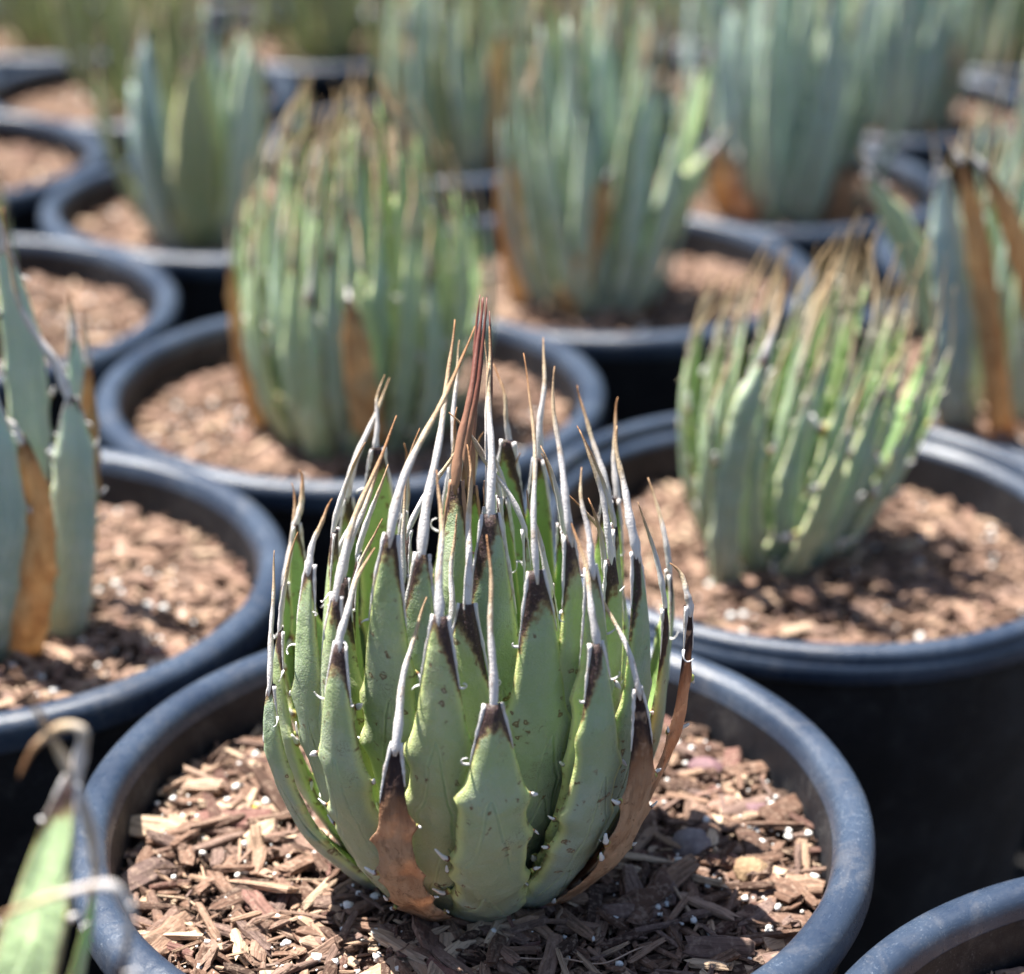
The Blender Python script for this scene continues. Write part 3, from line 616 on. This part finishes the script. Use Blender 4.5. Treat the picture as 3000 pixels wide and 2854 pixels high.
# ------------------------------------------------------------------ the globe agave in the front pot
A = new_plant('agave', (ax, ay, Z0+.05), 'sharp green globe-shaped agave with long white spines and dark leaf tips in the front pot', group='agaves growing in the pots')
LEAVES = [ # angle, tip radius, tip height, spine end, width, dead, base radius, bulge, tooth count
 (-107.3, 0.525, 0.679, (-0.093, -0.351, 0.956), 0.108, 1, 0.235, 0.06, 5, 0), # L1
 (-98.6, 0.450, 0.962, (-0.072, -0.279, 1.228), 0.124, 0, 0.19, 0.05, 5, 0), # L2
 (-83.5, 0.500, 0.775, (0.037, -0.346, 1.106), 0.140, 0, 0.19, 0.05, 5, 0), # L3
 (-56.6, 0.500, 0.883, (0.214, -0.275, 1.123), 0.107, 0, 0.19, 0.05, 5, 0), # L4
 (-46.4, 0.545, 0.763, (0.256, -0.254, 0.987), 0.092, 1, 0.23, 0.05, 5, 0), # L5
 (-22.3, 0.530, 0.861, (0.450, -0.168, 0.952), 0.094, 1, 0.22, 0.05, 5, 0), # L6
 (-122.8, 0.500, 0.874, (-0.207, -0.306, 1.053), 0.113, 0, 0.19, 0.05, 5, 0), # L7
 (-150.5, 0.520, 0.679, (-0.450, -0.130, 0.957), 0.095, 0, 0.19, 0.05, 5, 0), # L8
 (159.6, 0.500, 0.706, (-0.453, 0.281, 0.940), 0.109, 0, 0.19, 0.05, 5, 0), # L9
 (-130.2, 0.450, 0.957, (-0.166, -0.126, 1.291), 0.096, 0, 0.19, 0.05, 5, 0), # L10
 (151.4, 0.500, 0.846, (-0.435, 0.295, 0.969), 0.096, 0, 0.19, 0.05, 5, 0), # L11
 (124.7, 0.420, 1.009, (-0.227, 0.420, 1.173), 0.116, 0, 0.19, 0.05, 5, 0), # L12
 (134.5, 0.460, 0.877, (-0.218, 0.454, 1.152), 0.104, 0, 0.19, 0.05, 5, 0), # L13
 (-115.1, 0.380, 1.103, (0.006, -0.044, 1.472), 0.106, 0, 0.16, 0.07, 4, 0), # L14
 (-109.8, 0.330, 1.043, (-0.039, -0.023, 1.480), 0.102, 0, 0.14, 0.07, 4, 0), # L15
 (-106.4, 0.140, 1.138, (0.022, 0.084, 1.496), 0.093, 0, 0.06, 0.07, 4, 1), # L16
 (94.3, 0.100, 1.019, (0.011, 0.287, 1.431), 0.074, 0, 0.05, 0.07, 4, 1), # L17
 (-81.2, 0.240, 1.104, (0.037, -0.009, 1.460), 0.126, 0, 0.10, 0.07, 4, 0), # L18
 (71.8, 0.280, 1.063, (0.043, 0.345, 1.235), 0.108, 0, 0.12, 0.07, 4, 0), # L19
 (-67.5, 0.360, 1.012, (0.114, -0.079, 1.423), 0.119, 0, 0.15, 0.07, 4, 0), # L20
 (62.4, 0.350, 0.996, (0.165, 0.435, 1.270), 0.090, 0, 0.15, 0.07, 4, 0), # L21
 (-52.8, 0.360, 1.081, (0.182, -0.135, 1.414), 0.091, 0, 0.15, 0.07, 4, 0), # L22
 (39.4, 0.420, 0.911, (0.250, 0.382, 1.165), 0.103, 0, 0.19, 0.05, 5, 0), # L23
 (38.2, 0.450, 0.903, (0.351, 0.383, 1.134), 0.077, 0, 0.19, 0.05, 5, 0), # L24
 (-35.9, 0.450, 1.031, (0.321, -0.150, 1.281), 0.086, 0, 0.19, 0.05, 5, 0), # L25
 (17.6, 0.500, 0.763, (0.423, 0.249, 0.977), 0.102, 0, 0.19, 0.05, 5, 0), # L26
 (-51.8, 0.430, 1.029, (0.242, -0.249, 1.224), 0.090, 0, 0.19, 0.05, 5, 0), # L27
 (-139.0, 0.460, 1.011, (-0.303, -0.243, 1.141), 0.091, 0, 0.19, 0.05, 5, 0), # L28
 (102.2, 0.200, 1.024, (-0.039, 0.323, 1.303), 0.088, 0, 0.08, 0.07, 4, 0), # L29
]
LEAVES += [(-166., .455, .74, (-.40, -.08, .98), .10, 0, .19, .06, 5, 0), (-12., .455, .80, (.38, -.05, 1.05), .10, 0, .19, .05, 5, 0), (-90., .33, .93, (-.01, -.12, 1.22), .12, 0, .14, .07, 4, 0),
 (-140., .37, .95, (-.2, -.15, 1.2), .11, 0, .16, .07, 4, 0), (-30., .36, .97, (.24, -.1, 1.25), .11, 0, .16, .07, 4, 0), (170., .33, .92, (-.25, .05, 1.15), .11, 0, .14, .07, 4, 0), (5., .33, .95, (.24, .04, 1.2), .11, 0, .14, .07, 4, 0)]
for i, (th, rt, zt, se, wd, dd, r0, bu, nte, sp) in enumerate(LEAVES):
    q_ = random.Random(100+i); zt -= .05; se = (se[0], se[1], se[2]-.05)
    near = math.sin(math.radians(th)) < .3
    bu = bu+.055 if -140 < th < -35 else bu
    lf, G, tt = leaf_from_polar(A, q_, th, rt, zt, wd*((1.22 if rt > .44 else 1.36) if not dd else (1.2 if i == 0 else 1.5)), M['dead'] if dd else M['leaf_front'], send=se, r0=r0, bulge=bu, lowz=.02 if rt > .4 else .08, n=64, nteeth=nte, twist=q_.uniform(-.15, .15), curl=.22 if not dd else .1,
        thick=(wd*.27 if not dd else wd*.07), dead=dd, sr=.0096 if zt < .98 else .0104, spm=M['spine_brown'] if sp else M['spine'], crumple=.006 if dd else 0, tipw=.19, base=-1 if dd else .92)
    add_teeth(lf, G, [x for x in tt if x[1] > .3], q_)
    if dd: lf['label'] = 'dead orange brown leaf with a dark tip'
for i in range(22):     # shorter inner leaves closing the heart
    q_ = random.Random(300+i); f_ = i/22; th = i*137.5+20; rt = .34*(1-f_)**.7+.03; zt = .74+.24*f_
    lf, G, tt = leaf_from_polar(A, q_, th, rt, zt, .10*(1-.3*f_), M['leaf_front'], r0=.12*(1-f_)+.02, bulge=.08, lowz=.1, n=40, nteeth=4, spinelen=.22, M_=14, sr=.0095)
# the closed brown central shoot
for i, (th, rt, zt, e) in enumerate(((250, .03, 1.05, (.030, .10, 1.44)), (20, .03, 1.02, (.036, .12, 1.40)), (140, .03, 1.06, (.018, .12, 1.43)), (300, .05, .98, (.022, .09, 1.36)))):
    q_ = random.Random(500+i); leaf_from_polar(A, q_, th, rt, zt, .05, M['leaf_front'], send=e, r0=.02, bulge=.01, n=40, teeth=False, spm=M['spine_brown'] if i < 3 else M['spine'], sr=.0105)

#@@OTHERS
EXPL = {
 'Q1': ('Q', [(0.076, 0.250, 0.306), (0.226, 0.300, 0.589), (0.319, 0.350, 0.769), (0.363, 0.380, 0.948), (0.398, 0.400, 1.086), (0.420, 0.400, 1.161)], 0.117, 'leaf_pale', [(0.441, 0.400, 1.223), (0.450, 0.400, 1.259), (0.429, 0.400, 1.271), (0.398, 0.400, 1.262), (0.356, 0.400, 1.222), (0.327, 0.400, 1.163)], 0),
 'Q2': ('Q', [(0.120, 0.450, 0.110), (0.271, 0.450, 0.434), (0.380, 0.450, 0.690), (0.423, 0.450, 0.864), (0.435, 0.450, 0.954)], 0.060, 'leaf_pale', [(0.441, 0.420, 1.041), (0.424, 0.400, 1.150), (0.395, 0.400, 1.233), (0.363, 0.400, 1.314), (0.340, 0.400, 1.374)], 0),
 'Q3': ('Q', [(0.280, 0.150, 0.406), (0.432, 0.150, 0.698), (0.523, 0.150, 0.918), (0.562, 0.150, 1.023), (0.558, 0.150, 1.087)], 0.040, 'leaf_dead_brown2', [(0.538, 0.150, 1.119), (0.507, 0.140, 1.127), (0.437, 0.130, 1.112), (0.353, 0.120, 1.080), (0.307, 0.100, 1.069)], 0),
 'D1': ('D', [(0.222, -0.280, 0.072), (0.286, -0.330, 0.354), (0.310, -0.340, 0.596), (0.303, -0.340, 0.711), (0.290, -0.330, 0.791)], 0.134, 'dead_tan', [(0.274, -0.330, 0.828), (0.239, -0.330, 0.847), (0.180, -0.330, 0.852)], 1),
 'D2': ('D', [(0.322, -0.150, 0.074), (0.377, -0.180, 0.367), (0.406, -0.180, 0.625), (0.413, -0.180, 0.849)], 0.140, 'leaf_blue', [(0.375, -0.160, 0.947), (0.326, -0.150, 1.015), (0.276, -0.150, 1.118), (0.254, -0.120, 1.280), (0.246, -0.100, 1.397)], 0),
 'D3': ('D', [(0.322, 0.050, 0.069), (0.366, 0.070, 0.335), (0.401, 0.070, 0.654), (0.415, 0.070, 0.876)], 0.068, 'dead_tan', [(0.414, 0.070, 0.959), (0.412, 0.070, 1.025)], 1),
 'D4': ('D', [(0.127, -0.300, 0.091), (0.215, -0.360, 0.454), (0.237, -0.380, 0.712), (0.225, -0.360, 0.928)], 0.139, 'leaf_blue', [(0.210, -0.300, 1.077), (0.181, -0.300, 1.216)], 0),
 'D5': ('D', [(0.137, 0.000, 0.094), (0.227, 0.000, 0.543), (0.246, 0.000, 0.917), (0.209, 0.000, 1.257)], 0.126, 'leaf_blue', [(0.185, 0.000, 1.397), (0.168, 0.000, 1.520)], 0),
 'D6': ('D', [(0.298, 0.100, 0.099), (0.346, 0.120, 0.491), (0.365, 0.120, 0.771), (0.364, 0.120, 0.940)], 0.084, 'leaf_blue', [(0.363, 0.120, 1.024), (0.367, 0.120, 1.073)], 0),
 'E1': ('E', [(-0.129, -0.250, 0.064), (-0.076, -0.300, 0.302), (-0.008, -0.320, 0.554), (0.042, -0.320, 0.735)], 0.137, 'dead_tan', [(0.062, -0.300, 0.813), (0.072, -0.300, 0.860)], 1),
 'E2': ('E', [(-0.333, -0.120, 0.037), (-0.379, -0.150, 0.276), (-0.411, -0.180, 0.558), (-0.427, -0.200, 0.805)], 0.124, 'dead_tan', [(-0.437, -0.200, 0.900), (-0.442, -0.200, 0.936)], 1),
 'E3': ('E', [(0.165, -0.150, 0.064), (0.247, -0.200, 0.372), (0.369, -0.200, 0.595), (0.504, -0.200, 0.813)], 0.148, 'leaf_pale', [(0.543, -0.200, 0.873), (0.586, -0.200, 0.933)], 0),
 'F1': ('F', [(-0.310, -0.380, 0.139), (-0.386, -0.420, 0.485), (-0.486, -0.420, 0.907), (-0.584, -0.420, 1.211)], 0.101, 'dead_tan', [(-0.621, -0.400, 1.265), (-0.632, -0.400, 1.281)], 1),
 'F2': ('F', [(-0.050, -0.380, 0.141), (-0.211, -0.440, 0.601), (-0.378, -0.460, 0.982), (-0.508, -0.460, 1.193)], 0.104, 'dead_tan', [(-0.570, -0.450, 1.249), (-0.592, -0.450, 1.269)], 1),
 'F3': ('F', [(-0.489, -0.280, 0.141), (-0.514, -0.330, 0.516), (-0.580, -0.330, 0.878), (-0.627, -0.300, 1.117)], 0.153, 'leaf_blue', [(-0.657, -0.300, 1.218), (-0.684, -0.300, 1.299)], 0),
 'F4': ('F', [(-0.409, -0.100, 0.115), (-0.550, -0.100, 0.477), (-0.730, -0.100, 0.848), (-0.871, -0.100, 1.059)], 0.126, 'leaf_grey', [(-0.896, -0.100, 1.122), (-0.910, -0.100, 1.163)], 0),
 'B1': ('B', [(0.064, -0.500, 0.210), (0.056, -0.540, 0.402), (0.035, -0.550, 0.597), (0.016, -0.540, 0.742)], 0.125, 'dead_tan', [(0.003, -0.460, 0.773), (0.001, -0.460, 0.822)], 1),
 'B2': ('B', [(-0.379, -0.100, 0.015), (-0.430, -0.150, 0.297), (-0.454, -0.160, 0.554), (-0.460, -0.150, 0.767)], 0.054, 'dead_tan', [(-0.461, -0.150, 0.858), (-0.460, -0.150, 0.898)], 1),
 'B3': ('B', [(-0.131, -0.350, -0.006), (-0.144, -0.420, 0.280), (-0.147, -0.440, 0.535), (-0.134, -0.420, 0.729)], 0.120, 'leaf_pale', [(-0.126, -0.400, 0.841), (-0.118, -0.400, 0.919)], 0),
 'M1': ('M', [(-0.178, -0.360, 0.063), (-0.231, -0.420, 0.200), (-0.277, -0.440, 0.323), (-0.296, -0.420, 0.449)], 0.178, 'dead', [(-0.303, -0.400, 0.502), (-0.307, -0.400, 0.530)], 1),
 'M2': ('M', [(0.269, -0.360, 0.021), (0.298, -0.400, 0.154), (0.314, -0.420, 0.278), (0.312, -0.400, 0.419)], 0.167, 'dead', [(0.311, -0.380, 0.472), (0.309, -0.380, 0.501)], 1),
 'M3': ('M', [(-0.283, -0.200, 0.028), (-0.361, -0.300, 0.238), (-0.397, -0.300, 0.386), (-0.417, -0.300, 0.503)], 0.139, 'dead_tan', [(-0.428, -0.300, 0.561), (-0.429, -0.300, 0.591)], 1),
 'K1': ('K', [(0.221, -0.360, 0.177), (0.231, -0.420, 0.436), (0.243, -0.420, 0.674), (0.252, -0.400, 0.904)], 0.136, 'dead_tan', [(0.252, -0.400, 0.991), (0.252, -0.400, 1.048)], 1),
 'C1': ('C', [(-0.217, -0.320, 0.143), (-0.220, -0.360, 0.416), (-0.182, -0.380, 0.715), (-0.122, -0.380, 0.908)], 0.103, 'leaf_grey', [(-0.079, -0.350, 1.051), (-0.061, -0.330, 1.180)], 0),
}
def leaf_explicit(root, key, seed):
    pot, pts, wd, mat, sp, dd = EXPL[key]; q_ = random.Random(seed); pts = [np.array(p) for p in pts]
    if pts[0][2] > .2 and pot == 'Q': pts = [np.array([.10, pts[0][1]*.4, -.04])]+pts
    elif pot != 'B' or key != 'B1': pts = [pts[0]*np.array([.8, .8, 0])+np.array([0, 0, -.05])]+pts
    else: pts = [np.array([pts[0][0], -.20, .02])]+pts
    d = np.concatenate([[0], np.cumsum([np.linalg.norm(b-a) for a, b in zip(pts, pts[1:])])]); d /= d[-1]; n = 44; t = np.linspace(0, 1, n); P = np.array(pts)
    C = np.stack([np.interp(t, d, P[:, k]) for k in range(3)], 1)
    for _ in range(14): C[1:-1] = .25*C[:-2]+.5*C[1:-1]+.25*C[2:]
    ox = np.tile(np.array([.35, .80, -.45] if key == 'Q1' else [.25 if pot in 'DQ' else -.1, -1, .2]), (n, 1))
    if key in ('Q2', 'Q3'): ox = np.tile(np.array([1.0, -.5, .2]), (n, 1))
    mm = M['dead'] if mat == 'leaf_dead_brown2' else M[mat]
    tt = make_teeth(q_, 5, hh=.008)
    wd = wd*1.35 if key == 'Q1' else wd
    me, G = leaf_mesh(C, ox, wd, wd*(.10 if dd else .22), mm, M_=14, curl=.12 if dd else .2, teeth=tt, q=q_, crumple=.005 if dd else 0, twist=q_.uniform(-.2, .2), base=1.0, tipw=.16)
    lf = link('leaf', me, root)
    if dd: lf['label'] = 'dead tan brown leaf' if 'tan' in mat else 'dead orange brown leaf'
    s_ = spine_mesh(G, None, q_, M['spine'], r0=.013, n=30, path=np.array(sp), strips=not dd, m=8, wob=0); link('spine', s_, lf)
    if pot in 'QD' and not dd: add_teeth(lf, G, [x for x in tt if x[1] > .25], q_)
    return lf
def plant_generic(key, label, seed, n, Rt, z0, z1, r0, width, mats, off=(0, 0), lean=(0, 0), sl=.25, bulge=.02, res=26, M_=10, teeth=0, deadn=0, dmat='dead_tan', amin=None, wj=.15, rpow=.65, sr=.010, twist=.3, spm=None, rj=(.9, 1.08), lj=.02):
    x, y, z, kd = POTS[key]
    root = new_plant('agave', (x+off[0], y+off[1], z-SOILD-(.04 if kd else 0)), label, group='agaves growing in the pots')
    q_ = random.Random(seed)
    for i in range(n):
        f_ = i/n; th = i*137.508+seed*17
        if amin is not None and not (amin[0] <= (th % 360) <= amin[1]): continue
        rt = Rt*(1-f_)**rpow*q_.uniform(*rj)+.015; zt = (z0+(z1-z0)*f_**.8)*q_.uniform(.90, 1.07)
        dead = i in deadset(n, deadn, q_) if False else (i < n*.45 and q_.random() < deadn)
        m_ = M[dmat] if dead else M[mats[i % len(mats)]]
        lf, G, tt = leaf_from_polar(root, q_, th, rt, zt, width*q_.uniform(1-wj, 1+wj)*(1-.25*f_), m_, r0=r0*(1-f_)**.6+.02, bulge=bulge, lowz=.10, n=res, M_=M_, teeth=teeth > 0 and not dead, nteeth=max(1, teeth),
            spinelen=sl*q_.uniform(.7, 1.2), lean=(lean[0]+q_.uniform(-lj, lj), lean[1]+q_.uniform(-lj, lj)), sr=sr, twist=q_.uniform(-twist, twist), thick=width*(.08 if dead else .24), crumple=.005 if dead else 0, strips=res > 20 and teeth > 2 and key == 'C', spm=spm)
        if dead: lf['label'] = 'dead dry leaf'
        elif teeth and i < n*.8: add_teeth(lf, G, tt, q_, 1.7 if key == 'C' else 1.3)
    return root

B = plant_generic('B', 'dense spiny green agave with yellowish leaf edges in the pot behind the front one', 2, 84, .47, .80, 1.28, .34, .100, ['leaf_green', 'leaf_green', 'leaf_grey'], off=(.03, 0), sl=.18, bulge=.09, twist=.15, teeth=3, deadn=.0, spm=M['spine_tan'], sr=.010)
for i, k_ in enumerate(('B1', 'B2', 'B3')): leaf_explicit(B, k_, 40+i)
C = plant_generic('C', 'splayed grey-green agave leaning to the right in the stepped-rim pot', 5, 50, .48, .72, .96, .17, .090, ['leaf_splay'], off=(-.09, .15), lean=(.13, .0), sl=.24, spm=M['spine_tan'], bulge=.0, teeth=3, deadn=.03, sr=.0095)
leaf_explicit(C, 'C1', 50)
D = plant_generic('D', 'tall blue-grey agave at the left edge with one wide dead brown leaf', 8, 16, .34, .95, 1.45, .24, .17, ['leaf_blue'], off=(0, 0), sl=.3, bulge=.03, teeth=3, amin=(75, 245))
for i, k_ in enumerate(('D1', 'D2', 'D3', 'D4', 'D5', 'D6')): leaf_explicit(D, k_, 60+i)
Qp = plant_generic('Q', 'pale green agave at the bottom left corner with curled hooked white spines', 9, 14, .30, .8, 1.0, .16, .15, ['leaf_pale'], off=(0, 0), sl=.25, bulge=.03, teeth=3, amin=(95, 215))
for i, k_ in enumerate(('Q1', 'Q2', 'Q3')): leaf_explicit(Qp, k_, 70+i)
E_ = plant_generic('E', 'upright blue-green agave behind the centre with two tan dead leaves in front', 12, 50, .50, .95, 1.50, .24, .108, ['leaf_blue', 'leaf_blue', 'leaf_grey'], off=(-.05, 0), sl=.22, bulge=.0, res=18, M_=8, spm=M['spine_tan'], rj=(.65, 1.15), lj=.10, wj=.35)
for i, k_ in enumerate(('E1', 'E2', 'E3')): leaf_explicit(E_, k_, 80+i)
Fp = plant_generic('F', 'agave at the right edge with a thick folded dead brown leaf', 14, 44, .55, .85, 1.35, .26, .11, ['leaf_blue', 'leaf_grey'], off=(.02, 0), sl=.25, bulge=-.01, res=18, M_=8, spm=M['spine_tan'], rj=(.65, 1.15), lj=.10, wj=.35)
for i, k_ in enumerate(('F1', 'F2', 'F3', 'F4')): leaf_explicit(Fp, k_, 90+i)
Mp = plant_generic('M', 'largest pale blue agave, upper right of centre, a tall dense vase of leaves', 17, 72, .64, 1.15, 1.95, .36, .125, ['leaf_blue'], off=(.06, 0), sl=.25, bulge=.0, res=18, M_=8, spm=M['spine_tan'], rj=(.65, 1.15), lj=.10, wj=.35, deadn=0)
Kp = plant_generic('K', 'dense grey-green vase agave at the top centre with a dark base', 19, 64, .56, .95, 1.6, .36, .11, ['leaf_blue', 'leaf_olive', 'leaf_grey'], off=(.14, 0), sl=.22, bulge=.05, res=16, M_=8, spm=M['spine_tan'], rj=(.65, 1.15), lj=.10, wj=.35, deadn=.14)
Hp = plant_generic('H', 'dark green agave of few broad leaves in the third pot back on the left', 26, 17, .52, .85, 1.20, .17, .20, ['leaf_olive', 'leaf_blue'], off=(-.16, -.12), sl=.3, bulge=.02, res=18, M_=8, spm=M['spine_tan'], rj=(.65, 1.15), lj=.04, wj=.35)
Ip = plant_generic('I', 'olive yellow loose agave at the top left behind the dark green one', 27, 34, .68, .95, 1.5, .20, .12, ['leaf_olive'], off=(.1, 0), sl=.3, bulge=-.02, res=16, M_=8, spm=M['spine_tan'], rj=(.65, 1.15), lj=.10, wj=.35, deadn=.2)
Gp = plant_generic('G', 'short dark green agave at the left edge above the tall blue-grey one', 31, 18, .36, .55, .8, .2, .13, ['leaf_olive'], off=(0, 0), sl=.15, bulge=.04, res=16, M_=8, spm=M['spine_tan'], rj=(.65, 1.15), lj=.10, wj=.35)
Pp = plant_generic('P', 'pale blue-green agave at the right edge behind the one with folded brown leaf', 33, 46, .58, .9, 1.4, .28, .11, ['leaf_blue', 'leaf_grey'], off=(.05, 0), sl=.25, bulge=.0, res=16, M_=8, spm=M['spine_tan'], rj=(.65, 1.15), lj=.10, wj=.35, deadn=.05)
for i, k_ in enumerate(('M1', 'M2', 'M3')): leaf_explicit(Mp, k_, 95+i)
leaf_explicit(Kp, 'K1', 99)
kids = children_map()
FAR = [('R1', Kp, 'grey-green agave in the far row between the vase and upright blue ones', .95), ('R2', Mp, 'bluish agave behind the largest one, far back on the right', .86), ('R3', Pp, 'agave far back at the right edge beside a dark gap', 1.0),
 ('R4', Ip, 'far olive agave at the top edge, left of centre', .9), ('R5', Ip, 'far olive agave at the top left corner', .9), ('R6', Kp, 'agave in the last rows, cut off by the top edge at centre', 1.0), ('R7', Pp, 'agave in the last rows behind the upright blue one', 1.1),
 ('R8', Kp, 'agave in the last rows at the top right', 1.0), ('R9', Ip, 'agave in the far left pot beyond the frame edge', .8), ('J', Gp, 'small dark agave in the pot at the upper left edge', 1.0), ('N', Gp, 'small agave in the pot cut off at the bottom right', .8),
 ('S1', Kp, 'last-row agave left of centre', 1.0), ('S2', Mp, 'last-row agave beyond the right edge', .9), ('S3', Pp, 'hindmost agave right of centre', 1.1), ('S4', Kp, 'hindmost agave on the left', 1.0), ('S5', Mp, 'hindmost agave at the centre', .9), ('S6', Kp, 'hindmost agave on the right', 1.0)]
for i, (k_, src, lb, s_) in enumerate(FAR):
    x, y, z, kd = POTS[k_]; o = copy_tree(src, kids); o.location = (x*K, y*K, (z-SOILD)*K); o.rotation_euler = (0, 0, 1.1+i*1.7); o.scale = (s_, s_, s_); o['label'] = lb
